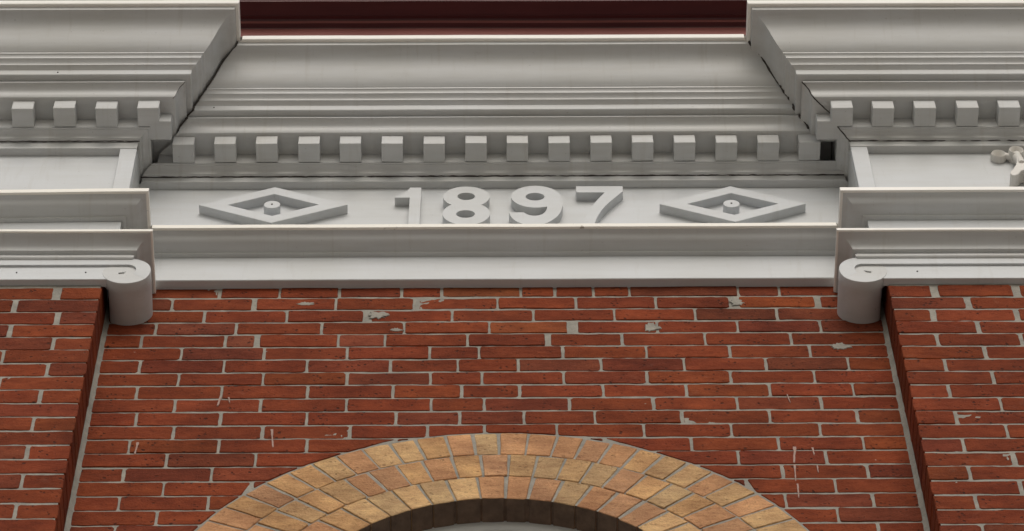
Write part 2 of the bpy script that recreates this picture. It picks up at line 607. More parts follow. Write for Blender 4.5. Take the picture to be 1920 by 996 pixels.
for k, row in enumerate(J):
    ed = [-XP + 0.004] + row + [XP - 0.004]
    for i in range(len(ed) - 1):
        a, b_ = ed[i], ed[i + 1]
        ga, gb = WIDE.get((k, i - 1), .0034), WIDE.get((k, i), .0034)
        a, b_ = a + (ga if i else .006) * rng.uniform(.85, 1.2), b_ - (gb if i < len(ed) - 2 else .006) * rng.uniform(.85, 1.2)
        if b_ - a < 0.02:
            continue
        mx = (a + b_) / 2
        z1, z0 = zline(k - 1, mx) - 0.0031 - rng.uniform(0, .0007), zline(k, mx) + 0.0031 + rng.uniform(0, .0008)
        if k == 0:
            z1 = zline(-1, mx) - 0.003
        if k <= 3:
            z1 -= rng.uniform(0, .002); z0 += rng.uniform(0, .002)
        hb, ht = arch_left(z0), arch_left(z1)
        if hb > 0 and ht > 0:                       # cut to the curve of the arch, on either side of it
            for q in (((a, min(b_, ACX - hb)), (a, min(b_, ACX - ht))), ((max(a, ACX + hb), b_), (max(a, ACX + ht), b_))):
                (p0_, p1_), (t0_, t1_) = q
                if t1_ - t0_ < .010:
                    continue
                if p1_ - p0_ < .004:
                    xs_ = a if t0_ == a else b_
                    zz = CO + sqrt((RO + .0045) ** 2 - (xs_ - ACX) ** 2)
                    if z1 - zz > .009:
                        brick(WALL, [(xs_, zz), (t1_, z1), (t0_, z1)], 0.0, 0.02, red(rng), BRICK, rng)
                else:
                    brick(WALL, [(p0_, z0), (p1_, z0), (t1_, z1), (t0_, z1)], 0.0, 0.02, red(rng), BRICK, rng)
            continue
        corners = [(a, z0), (b_, z0), (b_, z1), (a, z1)]
        if hb > 0 and ht == 0:
            # course that rides over the crown: lift its underside off the arch
            zc = max(CO + sqrt(max(0, (RO + .0045) ** 2 - (min(max(ACX, a), b_) - ACX) ** 2)), z0)
            if zc > z1 - 0.022:
                corners = None
            else:
                zl = max(z0, CO + sqrt(max(0, (RO + .0045) ** 2 - (a - ACX) ** 2)))
                zr = max(z0, CO + sqrt(max(0, (RO + .0045) ** 2 - (b_ - ACX) ** 2)))
                corners = [(a, zl), ((a + b_) / 2, max(z0, CO + sqrt(max(0, (RO + .0045) ** 2 - (mx - ACX) ** 2)))), (b_, zr), (b_, z1), (a, z1)]
        if corners is None:
            continue
        brick(WALL, corners, 0.0, 0.02, red(rng, SPEC.get((k, i))), BRICK, rng)

# mortar and lime smears seen on the bay wall
def blob(x, z, rx, rz, n=34):
    ph = rng.uniform(0, 50)
    out = []
    for i in range(n):
        a = 2 * pi * i / n
        k = .8 + .45 * noise.noise(Vector((cos(a) * 1.3 + ph, sin(a) * 1.3, 0))) + .4 * noise.noise(Vector((cos(a) * 5 + ph, sin(a) * 5, 3))) + rng.uniform(-.1, .1)
        out.append((x + rx * k * cos(a), z + rz * k * sin(a)))
    return out


def drip(x, z0, z1, wd, lean=0.0):
    pts, n = [], 7
    for i in range(n + 1):
        k = i / n
        pts.append((x + lean * k - wd * (1 - .5 * k) * rng.uniform(.5, 1.2), z0 + (z1 - z0) * k))
    for i in range(n, -1, -1):
        k = i / n
        pts.append((x + lean * k + wd * (1 - .5 * k) * rng.uniform(.5, 1.2), z0 + (z1 - z0) * k))
    return pts


for (x, z, rx, rz) in ((-0.312, 9.882, .030, .026), (0.412, 9.812, .026, .026), (-0.505, 9.945, .030, .010), (-0.26, 9.80, .020, .010),
                       (0.90, 9.705, .03, .02), (0.648, 9.945, .024, .022)):
    flake("mortar_smear", blob(x, z, rx, rz), -0.0022, 0.0009, MORTAR, WALL)
for (x, z0, z1, wd, ln) in ((-0.700, 9.452, 9.405, .004, -.006), (-0.68, 9.448, 9.42, .003, .004), (-0.563, 9.29, 9.20, .0035, .008),
                            (-0.892, 9.228, 9.168, .004, -.004), (0.742, 9.196, 9.118, .0045, -.008), (0.735, 9.11, 9.03, .003, -.004),
                            (0.742, 9.455, 9.412, .002, .006), (0.785, 9.19, 9.155, .003, .002), (0.79, 9.105, 9.07, .0025, 0), (0.735, 9.02, 8.955, .003, -.002)):
    flake("lime_run", drip(x, z0, z1, wd, ln), -0.0022, 0.0012, LIME, WALL)

# -- piers
PJ_L = [-1.148, -1.251, -1.133, -1.248, -1.13, -1.25, -1.13, -1.246, -1.134, -1.247, -1.137, -1.25, -1.136, -1.246, -1.134, -1.249, -1.134, -1.247, -1.135]
PJ_R = [1.153, 1.233, 1.134, 1.243, 1.131, 1.244, 1.135, 1.248, 1.13, 1.25, 1.131, 1.248, 1.134, 1.248, 1.132, 1.247, 1.133, 1.249, 1.133]


def pier(s, joints, pitch, label):
    P = thing("brick_pier", label, "brick pier", (s * 1.7, -D1, 0), "brick piers on either side of the bay")
    xe = s * 2.2
    x0, x1 = sorted((s * (XP + .004), s * XE))
    mortar_sheet("mortar_bed", x0, x1, 8.55, 9.92, -D1 + 0.0005, P, 0.0085, 11.0 + s)
    # flank of the pier: mortar core just behind the brick ends
    fc = MB().box(*sorted((s * (XP + .0012), s * (XP + .10))), -D1 + .005, -0.001, 8.55, 9.95).obj("flank_core", BRICK, P)
    fc.color = (0.235, 0.055, 0.025, 1)
    lo = MB().box(x0, x1, -D1 + .006, 0.02, 0, 8.548)
    lo.box(*sorted((s * (XP + .101), s * XE)), -D1 + .012, 0.30, 8.55, 10.05)
    lo.obj("lower_wall", LOWER, P)
    for k, j in enumerate(joints):
        z1 = 9.772 - pitch * (k - 1) - .0034
        z0 = 9.772 - pitch * k + .0034
        ed = [s * XP, j]
        while abs(ed[-1]) < abs(xe):
            ed.append(ed[-1] + s * .2155 * rng.uniform(.985, 1.015))
        wide = {0: .010, 1: .008, 2: .008, 3: .006}.get(k, .0045) * rng.uniform(.8, 1.15)
        for i in range(len(ed) - 1):
            if abs(ed[i]) > 1.52:
                continue                            # beyond the edge of the picture
            a, b_ = sorted((ed[i] + s * (wide if i else 0), ed[i + 1] - s * wide))
            dd = 0.104 if i == 0 else 0.02
            jz = rng.uniform(-.001, .001)
            brick(P, [(a, z0 + jz), (b_, z0 + jz), (b_, z1 + jz), (a, z1 + jz)], -D1, dd, red(rng), BRICK, rng)
    # pointing run down the inner corner where the flank meets the bay wall
    v, f = [], []
    n = 60
    for i in range(n + 1):
        z = 8.6 + 1.42 * i / n
        w1 = .011 + .004 * noise.noise(Vector((z * 23, s, 4)))
        w2 = .009 + .004 * noise.noise(Vector((z * 31, s, 7)))
        v += [(s * (XP - .0005), -w2 - .003, z), (s * (XP - w1 * .6), -.0042, z), (s * (XP - w1 - .004), .001, z)]
    for i in range(n):
        for q in (0, 1):
            f.append((i * 3 + q, i * 3 + q + 1, i * 3 + q + 4, i * 3 + q + 3))
    mesh_obj("corner_pointing", v, f, MORTAR, P, smooth=60)
    return P


pier(-1, PJ_L, .0672, "projecting red brick pier at the left of the bay, under the left scroll band")
pier(1, PJ_R, .0655, "projecting red brick pier at the right of the bay, under the right scroll band")

# -- arch of ochre bricks
ARCH = thing("brick_arch", "ochre brick arch of three header rings over the dark window head", "brick arch", (ACX, 0, CI))


def ring_pt(fr, th):
    R, c_ = RO + (RI - RO) * fr, CO + (CI - CO) * fr
    return (ACX + R * cos(th), c_ + R * sin(th))


def ochre(rg):
    k = rg.random()
    base = (0.54, 0.325, 0.15)
    if k < .30:
        base = (0.51, 0.28, 0.14)
    elif k < .55:
        base = (0.53, 0.345, 0.17)
    elif k < .67:
        base = (0.47, 0.265, 0.14)
    elif k < .8:
        base = (0.46, 0.315, 0.165)
    s = rg.uniform(1.2, 1.42)
    return tuple(x * s for x in base)


av, af = [], []
n = 220
for i in range(n + 1):
    th = radians(10) + radians(160) * i / n
    for fr in (-.012, .25, .5, .75, .988):
        q = ring_pt(fr, th)
        av.append((q[0], 0.0012 - .002 * noise.noise(Vector((q[0] * 60, q[1] * 60, 1))), q[1]))
    q = ring_pt(.985, th)
    av.append((q[0], 0.11, q[1]))
for i in range(n):
    for q in range(5):
        af.append((i * 6 + q, i * 6 + q + 1, i * 6 + q + 7, i * 6 + q + 6))
mesh_obj("mortar_bed", av, af, MORTAR, ARCH, smooth=60, mats=[MORTAR, DARK_BRICK], fmat=[0, 0, 0, 0, 1] * n)
for r_, xj in ((0, .0097), (1, .0288), (2, .0203)):
    f0, f1 = r_ / 3, (r_ + 1) / 3
    Rm = RO + (RI - RO) * (f0 + f1) / 2
    dth = 0.0668 / (RO + (RI - RO) * (f0 * .6 + f1 * .4))
    th0 = pi / 2 - (xj - ACX) / (RO + (RI - RO) * f0)
    kk = int(radians(74) / dth)
    edges = [th0 + (i + rng.uniform(-.05, .05)) * dth for i in range(-kk, kk + 1)]
    for a, b_ in zip(edges, edges[1:]):
        g0 = rng.uniform(.0016, .0044)
        go, gi = g0 / Rm * 1.25, g0 / Rm * .95
        e = .0017 / (RO - RI)
        cs = [ring_pt(f1 - (e if r_ < 2 else 0), a + gi), ring_pt(f0 + e, a + go), ring_pt(f0 + e, b_ - go), ring_pt(f1 - (e if r_ < 2 else 0), b_ - gi)]
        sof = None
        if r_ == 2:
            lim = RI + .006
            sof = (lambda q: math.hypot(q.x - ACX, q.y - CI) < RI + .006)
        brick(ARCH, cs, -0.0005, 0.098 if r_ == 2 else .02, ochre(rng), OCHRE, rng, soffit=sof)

# -- arched window
WIN = thing("arched_window", "grey painted arched window head set back under the ochre brick arch", "window", (ACX, .075, 6.4))


def arc_strip(name, prof, m, parent, a0=0, a1=180, seg=72):
    """prof: (radius, y) swept round the arch, with straight jambs down from the springing"""
    v, f = [], []
    pts = [(a0 + (a1 - a0) * i / seg) for i in range(seg + 1)]
    n_ = len(prof)
    for r, y in prof:
        v.append((ACX + r, y, 6.4))
    for th in pts:
        for r, y in prof:
            v.append((ACX + r * cos(radians(th)), y, CI + r * sin(radians(th))))
    for r, y in prof:
        v.append((ACX - r, y, 6.4))
    for i in range(len(pts) + 1):
        for j in range(n_ - 1):
            f.append((i * n_ + j, i * n_ + j + 1, (i + 1) * n_ + j + 1, (i + 1) * n_ + j))
    return mesh_obj(name, v, f, m, parent, smooth=40)


arc_strip("frame", [(.49, .066), (.452, .066), (.447, .070), (.440, .070), (.436, .078), (.424, .090), (.405, .094), (.400, .100), (.400, .15)], GREYFR, WIN)
arc_strip("sash", [(.405, .125), (.352, .125), (.350, .15)], GREYFR, WIN)
gp = [(ACX + .36 * cos(radians(i * 6)), CI + .36 * sin(radians(i * 6))) for i in range(31)] + [(ACX - .36, 6.4), (ACX + .36, 6.4)]
MB().prism(gp, .138, .144).obj("pane", GLASS, WIN)

# ------------------------------------------------------------------ woodwork profiles (projection from the frieze plane, height)
DRIP = [(.272, 11.027), (.2985, 11.0225), (.3015, 11.019), (.3005, 10.9985), (.2985, 10.9965), (.286, 10.9960)]
CROWN = [(.287, 11.020), (.2905, 10.9955), (.2885, 10.9875), (.2885, 10.9815), (.284, 10.9795), (.276, 10.977), (.266, 10.9715), (.257, 10.963), (.249, 10.951),
         (.242, 10.936), (.235, 10.918), (.228, 10.901), (.221, 10.887), (.213, 10.875), (.206, 10.8675), (.2055, 10.862),
         (.203, 10.8605), (.1985, 10.8535), (.198, 10.8465), (.194, 10.8440), (.189, 10.8395), (.1855, 10.8345), (.185, 10.8285),
         (.181, 10.8265), (.1725, 10.8185), (.172, 10.7925), (.170, 10.7905), (.152, 10.7895), (.150, 10.778)]
BED_A = [(.150, 10.7785), (.1560, 10.7775), (.1562, 10.7725), (.152, 10.7715), (.144, 10.7665), (.1385, 10.7615), (.1352, 10.7560), (.1335, 10.7480), (.1318, 10.7390), (.128, 10.7330), (.124, 10.7312), (.108, 10.7312)]
BED_B = [(.108, 10.7312), (.0605, 10.7312), (.0595, 10.6800)]
BED_C = [(.030, 10.6830), (.0593, 10.6798), (.0595, 10.6772), (.0545, 10.6765), (.0535, 10.6745), (.047, 10.6725), (.040, 10.6695), (.0365, 10.6655), (.0350, 10.6600), (.030, 10.6575), (.0245, 10.6565), (.012, 10.656)]
SILL_E = [(.060, 10.233), (.0935, 10.2270), (.0965, 10.2245), (.0955, 10.2085), (.0925, 10.2070), (.088, 10.2072)]
SILL = [(.089, 10.2090), (.0885, 10.2060), (.080, 10.2040), (.0755, 10.2000), (.0715, 10.1940), (.0670, 10.1890), (.060, 10.1860), (.050, 10.1830), (.040, 10.1812), (.0352, 10.1800), (.0345, 10.1745), (.032, 10.1732), (.0225, 10.1730)]
LIP_E = [(.060, 10.0225), (.0765, 10.0185), (.0790, 10.0170), (.0785, 10.0075), (.0765, 10.0060), (.073, 10.0062)]
LOW = [(.0735, 10.0080), (.073, 10.0045), (.065, 10.0030), (.056, 9.9995), (.049, 9.9955), (.0435, 9.9900), (.0400, 9.9835), (.0378, 9.9745), (.0350, 9.9738), (.0270, 9.9735),
       (.0262, 9.9640), (.0300, 9.9615), (.0320, 9.9575), (.0318, 9.9525), (.0295, 9.9485), (.0255, 9.9455), (.0190, 9.9445)]


def top_cover(s0, s1, parent, y0, z):
    return MB().box(s0, s1, y0, .07, z, z + .012).obj("top_cover", DARK, parent)


# -- dentil: one mesh, shared
def dentil_mesh():
    bm = bmesh.new()
    bmesh.ops.create_cube(bm, size=1.0)
    for v in bm.verts:
        v.co.x *= .0610
        v.co.y = v.co.y * .0585
        v.co.z *= .0515
    bmesh.ops.bevel(bm, geom=[e for e in bm.edges], offset=.0014, segments=1, affect='EDGES')
    me = bpy.data.meshes.new("dentil")
    bm.to_mesh(me)
    bm.free()
    me.materials.append(PAINT)
    return me


DM = dentil_mesh()
D0 = bpy.data.objects.new("dentil", DM)


def dentil(parent, x, y, z, first=[True]):
    if first[0]:
        o = D0
        first[0] = False
    else:
        o = D0.copy()
    C.objects.link(o)
    o.parent = parent
    o.location = Vector((x + rng.uniform(-.0012, .0012), y + rng.uniform(-.0015, .0005), z)) - abs_loc(parent)
    o.rotation_euler = (rng.uniform(-.008, .008), rng.uniform(-.008, .008), rng.uniform(-.012, .012))
    return o


def nail(parent, x, y, z, r=.0045):
    v = [(x + r * cos(i * pi / 4), y - .001, z + r * sin(i * pi / 4)) for i in range(8)] + [(x + r * cos(i * pi / 4), y + .003, z + r * sin(i * pi / 4)) for i in range(8)]
    f = [tuple(range(8))] + [(i, (i + 1) % 8, 8 + (i + 1) % 8, 8 + i) for i in range(8)]
    return mesh_obj("nail", v, f, DARK, parent)


# -- central cornice
def inner_path(gap, jag=0.0, off_l=0.0, off_r=0.0):
    return [((BAY_L + gap + off_l, 0.0), (1, -1)), ((BAY_R - gap - off_r, 0.0), (-1, -1))]


def bay_sweep(name, prof, m, parent, gap=.004, off_l=0., off_r=0., seed=0., smooth=32, step=.10, amp=.0018):
    """run between the two returns, each end coped to the return with a thin ragged crack left open"""
    v, f = [], []
    n_ = len(prof)
    N = int(2 * XP / step)
    for i in range(N + 1):
        for j, (p_, z) in enumerate(prof):
            jl = gap + abs(.003 * noise.noise(Vector((z * 60, p_ * 60, seed + 1))))
            jr = gap + abs(.003 * noise.noise(Vector((z * 60, p_ * 60, seed + 8))))
            xl, xr = BAY_L + p_ + jl + off_l, BAY_R - p_ - jr - off_r
            x = xl + (xr - xl) * i / N
            v.append((x, -p_ - wob(x, z, seed + 5, amp * .5), z + wob(x, 0, seed, amp) + .0022 * x))
    for i in range(N):
        for j in range(n_ - 1):
            a = i * n_ + j
            f.append((a, a + 1, a + 1 + n_, a + n_))
    return mesh_obj(name, v, f, m, parent, smooth=smooth)


CC = thing("cornice", "recessed middle run of the grey-white dentil cornice above the 1897 board", "cornice", (0, 0, 10.656))
bay_sweep("drip_edge", DRIP, FLASH, CC, gap=.006, seed=1)
bay_sweep("crown_moulding", CROWN, PAINT, CC, seed=1)
bay_sweep("bed_moulding", BED_A, PAINT, CC, seed=1, gap=.003)
bay_sweep("dentil_band", BED_B, PAINT, CC, seed=1, off_l=.012, off_r=.057)
bay_sweep("fillet_moulding", BED_C, PAINT, CC, seed=1, gap=.002)
top_cover(-XP + .30, XP - .30, CC, -.288, 11.0085)
for i in range(16):
    dentil(CC, -.882 + .1187 * i, -.0592 - .0293, 10.7052 + .0022 * (-.882 + .1187 * i))
nail(CC, -.80, -.1725, 10.806, .002)

# -- side cornices
for s, lab, dz in ((-1, "left projecting run of the grey-white dentil cornice, ending in a mitred return", .006), (1, "right projecting run of the grey-white dentil cornice, with a dark gap by its return", -.005)):
    SCN = thing("cornice", lab, "cornice", (s * 1.7, -D1, 10.656 + dz), "projecting cornice runs over the piers")
    pth = side_path(s)
    sweep("drip_edge", DRIP, pth, FLASH, SCN, dz, 20 + s)
    sweep("crown_moulding", CROWN, pth, PAINT, SCN, dz, 20 + s)
    sweep("bed_moulding", BED_A, pth, PAINT, SCN, dz, 20 + s)
    # dentil band: front run, then a short return that stops before the open gap
    sweep("dentil_band", BED_B, [((s * XE, -D1), (0, -1)), ((s * XP, -D1), (-s, -1)), ((s * XP, -.128), (-s, 0))] if False else
          [((s * XE, -D1), (0, -1)), ((s * XP, -D1), (-s, -1)), ((s * XP, -D1 + .012), (-s, 0))], PAINT, SCN, dz, 20 + s)
    # bare board behind the gap
    MB().box(*sorted((s * (XP - .060), s * (XP - .045))), -D1 + .012, .02, 10.681 + dz, 10.79).obj("return_board", PAINT, SCN)
    if s < 0:
        MB().box(-(XP - .046), -(XP - .115), -.122, .02, 10.752, 10.758).obj("gap_board", PAINT, SCN)
    else:
        MB().box(XP - .10, XP - .061, -.125, .02, 10.80, 10.81).obj("gap_board", PAINT, SCN)
    sweep("fillet_moulding", BED_C, pth, PAINT, SCN, dz, 20 + s)
    top_cover(*sorted((s * (XP - .285), s * XE)), SCN, -D1 - .286, 11.010 + dz)
    for i in range(4 + (s > 0) * 2):
        dentil(SCN, s * (.984 if s > 0 else .976) + s * .1183 * i, -D1 - .0592 - .0293, 10.7052 + dz)
    dentil(SCN, s * (XP - .0595 - .0293), -.187 + .0293, 10.7052 + dz)
    if s < 0:
        nail(SCN, -1.24, -D1 - .173, 10.81, .0022)

# thin ragged dark beads painting in the shadow of the open joint cracks
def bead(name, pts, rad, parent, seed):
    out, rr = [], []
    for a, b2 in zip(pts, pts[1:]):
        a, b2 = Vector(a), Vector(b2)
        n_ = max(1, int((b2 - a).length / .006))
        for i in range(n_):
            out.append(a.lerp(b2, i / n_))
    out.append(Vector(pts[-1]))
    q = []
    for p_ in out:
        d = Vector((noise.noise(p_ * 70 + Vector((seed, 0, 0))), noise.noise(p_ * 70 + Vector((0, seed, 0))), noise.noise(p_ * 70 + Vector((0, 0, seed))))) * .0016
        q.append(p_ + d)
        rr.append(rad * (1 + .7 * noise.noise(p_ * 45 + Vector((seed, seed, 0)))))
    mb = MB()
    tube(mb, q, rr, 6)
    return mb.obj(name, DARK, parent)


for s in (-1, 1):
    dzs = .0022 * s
    bead("crack_shade", [(s * (XP - p_ - .003), -p_ - .0012, z + dzs - .0008) for p_, z in CROWN + BED_A[1:-3]], .0024 if s < 0 else .0036, CC, 3 + s)
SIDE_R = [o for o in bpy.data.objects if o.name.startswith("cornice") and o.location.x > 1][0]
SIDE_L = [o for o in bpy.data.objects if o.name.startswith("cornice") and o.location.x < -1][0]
bead("crack_shade", [(XP - p_, -D1 - p_ - .0002, z - .0055) for p_, z in BED_A[1:-1] + BED_B[1:] + BED_C[1:-1]], .0019, SIDE_R, 21)
bead("crack_shade", [(-(XP - p_), -D1 - p_ - .0002, z + .0055) for p_, z in BED_A[1:-1]], .0008, SIDE_L, 23)
bead("crack_shade", [(-XE, -D1 - .0262, 10.6568 + .006), (-(XP - .03), -D1 - .0262, 10.6568 + .006)], .0017, SIDE_L, 25)
bead("crack_shade", [(XE, -D1 - .0262, 10.6568 - .004), (XP - .03, -D1 - .0262, 10.6568 - .004)], .0017, SIDE_R, 27)
bead("crack_shade", [(-(XP - .03), -.0262, 10.6545), (0, -.0262, 10.6568), (XP - .03, -.0262, 10.659)], .0018, CC, 29)

# ------------------------------------------------------------------ friezes
FC = thing("frieze", "flat grey-white frieze board behind the raised 1897 and two diamonds", "frieze board", (0, 0, 10.03))
MB().box(-XP + .02, XP - .02, -.003, .055, 10.16, 10.66).obj("board", PAINT_CLEAN, FC)
RAILP = [(.003, 10.6575), (.0235, 10.6570), (.0245, 10.6540), (.0250, 10.6320), (.0262, 10.6300), (.0260, 10.6260), (.0235, 10.6245), (.0035, 10.6235)]
v = []
bay_sweep("top_rail", RAILP, PAINT, FC, gap=.009, seed=4)

for s, lab in ((-1, "left frieze panel framed by a rail and stile over the left pier"), (1, "right frieze panel framed by a rail and stile, holding the carved ornament")):
    FP = thing("frieze", lab, "frieze panel", (s * 1.7, -D1, 10.2), "framed frieze panels over the piers")
    x0, x1 = sorted((s * (XP - .022), s * XE))
    MB().box(x0, x1, -D1 - .003, .055, 10.10, 10.659).obj("board", PAINT_CLEAN, FP)
    sweep("top_rail", [(.0031, 10.6570), (.0235, 10.6570), (.0245, 10.6540), (.0250, 10.632), (.0262, 10.630), (.0260, 10.620), (.0235, 10.6185), (.0031, 10.6180)],
          [((s * XE, -D1), (0, -1)), ((s * (XP - .0272), -D1), (0, -1))], PAINT, FP, 0.0, 31 + s)
    o = MB().box(*sorted((s * (XP - .027), s * (XP + .020))), -D1 - .0245, -D1 - .0031, 10.216, 10.6178).obj("stile", PAINT_CLEAN, FP)
    bevel_obj(o, .0012)
    o = MB().box(*sorted((s * (XP - .0275), s * (XP - .0222))), -D1 - .0028, .05, 10.14, 10.6565).obj("side_board", PAINT, FP)

# ------------------------------------------------------------------ architrave of the bay
AC = thing("architrave", "wide grey-white architrave ledge across the bay directly under the numerals", "architrave", (0, 0, 10.03))
bay_sweep("ledge_edge", SILL_E, PEEL, AC, gap=.004, seed=6)
bay_sweep("ledge_moulding", SILL, PAINT, AC, gap=.004, seed=6)
MB().box(-XP + .10, XP - .10, -.062, .0, 10.2235, 10.2255).obj("ledge_top", PAINT, AC)
BOARDP = [(.0225, 10.1735), (.0222, 10.1700), (.0222, 10.0430), (.0232, 10.0415), (.0268, 10.0405), (.0272, 10.0360), (.0250, 10.0342), (-.02, 10.0338)]
o = bay_sweep("board", BOARDP, PAINT_CLEAN, AC, gap=.004, off_l=.018, off_r=.018, seed=7)

# ------------------------------------------------------------------ ledges, capital mouldings and scroll bands of the piers
XC = .9894
for s in (-1, 1):
    sd = "left" if s < 0 else "right"
    UL = thing("ledge", ("upper ledge on the left pier with a peeling white top edge" if s < 0 else "upper ledge on the right pier with a clean white top edge"), "ledge", (s * 1.7, -D1, 10.05), "upper ledges across the piers")
    pth = side_path(s)
    dz = .003 if s < 0 else -.003
    if s < 0:      # the left ledge sags a little outwards, as in the photo
        def sag(o):
            for v_ in o.data.vertices:
                d = max(0, -(v_.co.x + o.location.x + UL.location.x) - 1.0)
                v_.co.z -= .020 * d
            return o
    else:
        def sag(o):
            return o
    sag(sweep("ledge_edge", SILL_E, pth, PEEL if s < 0 else FLASH, UL, dz, 40 + s))
    sag(sweep("ledge_moulding", SILL, pth, PAINT, UL, dz, 40 + s))
    x0, x1 = sorted((s * (XP - .060), s * XE))
    MB().box(x0, x1, -D1 - .060, .0, 10.2180 + dz, 10.2200 + dz).obj("ledge_top", PAINT, UL)
    x0, x1 = sorted((s * (XP - .0222), s * XE))
    MB().box(x0, x1, -D1 - .0222, .02, 10.0, 10.1745).obj("board", PAINT_CLEAN, UL)

    CM = thing("capital_moulding", "%s pier's lower hollow moulding running above the scroll band" % sd, "moulding", (s * 1.7, -D1, 9.94), "lower capital mouldings of the piers")
    pth = side_path(s, XC, .03)
    sweep("lip", LIP_E, pth, FLASH if s > 0 else PEEL, CM, dz, 50 + s)
    sweep("moulding", LOW, pth, PAINT, CM, dz, 50 + s)
    x0, x1 = sorted((s * (XC - .068), s * XE))
    MB().box(x0, x1, -D1 - .066, .0, 10.0105 + dz, 10.0135 + dz).obj("top_board", PAINT, CM)

    # scroll band
    cx, cz, r = s * .972, 9.8865 + (.005 if s < 0 else 0), .0640
    bz = .005 if s < 0 else -.003
    SB = thing("scroll_band", "%s flat band over the brick pier, curling at its inner end into a drum-shaped scroll" % sd, "scroll bracket", (cx, -.128, cz), "scroll bands of the two piers")
    yf = -D1 - .0185
    # drum, closed
    nseg = 64
    v, f = [], []
    ang = [2 * pi * i / nseg for i in range(nseg)]
    for y, rr, lim in ((yf, r - .0012, 9), (yf + .0016, r, 9), (yf + .030, r, 9), (yf + .0305, r - .0005, 1.0185), (-.06, r - .0006, 1.0185), (-.0008, r - .0012, 1.0185)):
        for a in ang:
            x = cx + rr * cos(a)
            v.append((s * min(s * x, lim), y, cz + rr * sin(a)))
    for k in range(5):
        for i in range(nseg):
            f.append((k * nseg + i, k * nseg + (i + 1) % nseg, (k + 1) * nseg + (i + 1) % nseg, (k + 1) * nseg + i))
    f.append(tuple(range(nseg)))
    f.append(tuple(range(6 * nseg - 1, 5 * nseg - 1, -1)))
    mesh_obj("scroll", v, f, PAINT, SB, smooth=40)
    # band: lower flat part
    xa = cx + s * .050
    zb0, zb1 = 9.8475 + bz, 9.9175 + bz
    o = MB().box(*sorted((xa, s * XE)), yf + .0008, -D1 + .006, zb0, zb1 + .035).obj("band", PAINT_CLEAN, SB)
    bevel_obj(o, .0012)
    # raised strip along the upper half of the band, curling over the drum and fading out
    st = []
    zt = cz + r - .0006
    ri = r - (zt - zb1)
    N1, N2 = 10, 30
    rows = []
    for i in range(N1 + 1):
        x = s * XE + (cx - s * XE) * i / N1
        rows.append(((x, zt), (x, zb1), .0058))
    for i in range(1, N2 + 1):
        th = radians(90 + 125 * i / N2)
        k = 1 - (i / N2)
        inn = ri * (1 - .34 * i / N2)
        out_r = r - .0008
        xs = -s * cos(th) * -1
        rows.append(((cx + s * out_r * cos(th), cz + out_r * sin(th)), (cx + s * inn * cos(th), cz + inn * sin(th)), .0058 * min(1, k * 2.2) + .0002))
    v, f = [], []
    for (ax, az), (bx, bz_), h in rows:
        v += [(ax, yf + .0006, az), (ax, yf - h, az), (bx, yf - h, bz_), (bx, yf + .0006, bz_)]
    for i in range(len(rows) - 1):
        for q in range(3):
            f.append((i * 4 + q, i * 4 + q + 1, i * 4 + q + 5, i * 4 + q + 4))
    f.append((0, 1, 2, 3))
    mesh_obj("raised_strip", v, f, PAINT_CLEAN, SB, smooth=35)
    # small raised eye at the centre of the scroll
    ey = MB()
    ex, ez = cx + s * .012, cz - .006
    ey.v = [(ex - s * .010, yf - .0002, ez + .009), (ex + s * .010, yf - .0002, ez + .002), (ex + s * .008, yf - .0032, ez - .004), (ex - s * .006, yf - .0032, ez - .001)]
    ey.v += [(x, yf + .002, z) for x, y, z in ey.v]
    ey.f = [(0, 1, 2, 3), (0, 1, 5, 4), (1, 2, 6, 5), (2, 3, 7, 6), (3, 0, 4, 7)]
    ey.obj("scroll_eye", PAINT, SB)
    for nx in ((-1.262, -1.08) if s < 0 else (1.115,)):
        nail(SB, nx, yf, 9.885 + bz, .0022)

# ------------------------------------------------------------------ diamonds
for x, z, w_, h_, lab in ((-.618, 10.4725, .2085, .1105, "raised diamond frame with a round boss, left of the date numerals"),
                          (.6675, 10.4705, .2055, .1105, "raised diamond frame with a round boss, right of the date numerals")):
    DI = thing("diamond_ornament", lab, "diamond ornament", (x, -.003, z), "diamond ornaments either side of the date")
    ox = [(x - w_, z), (x, z - h_), (x + w_, z), (x, z + h_)]
    iw, ih = .1265, .0668
    ix = [(x - iw, z), (x, z - ih), (x + iw, z), (x, z + ih)]
    yF, yB = -.0300, -.0025
    v = [(a, yF, c) for a, c in ox] + [(a, yF, c) for a, c in ix] + [(a, yB, c) for a, c in ox] + [(a, yB, c) for a, c in ix]
    f = []
    for i in range(4):
        k = (i + 1) % 4
        f += [(i, k, 4 + k, 4 + i), (i, 8 + i, 8 + k, k), (4 + i, 4 + k, 12 + k, 12 + i)]
    o = mesh_obj("frame", v, f, PAINT_CLEAN, DI)
    bevel_obj(o, .0010)
    bx = x - .0035
    pts = [(bx + .0232 * cos(i * pi / 16), z + .001 + .0232 * sin(i * pi / 16)) for i in range(32)]
    o = MB().prism(pts, yF - .0005, yB).obj("boss", PAINT_CLEAN, DI)
    bevel_obj(o, .0010)
    nail(DI, bx, yF - .0008, z + .002, .0028)

# ------------------------------------------------------------------ date numerals 1 8 9 7


def ell(cx, cz, rx, rz, a0, a1, n_):
    return [(cx + rx * cos(radians(a0 + (a1 - a0) * i / n_)), cz + rz * sin(radians(a0 + (a1 - a0) * i / n_))) for i in range(n_ + 1)]


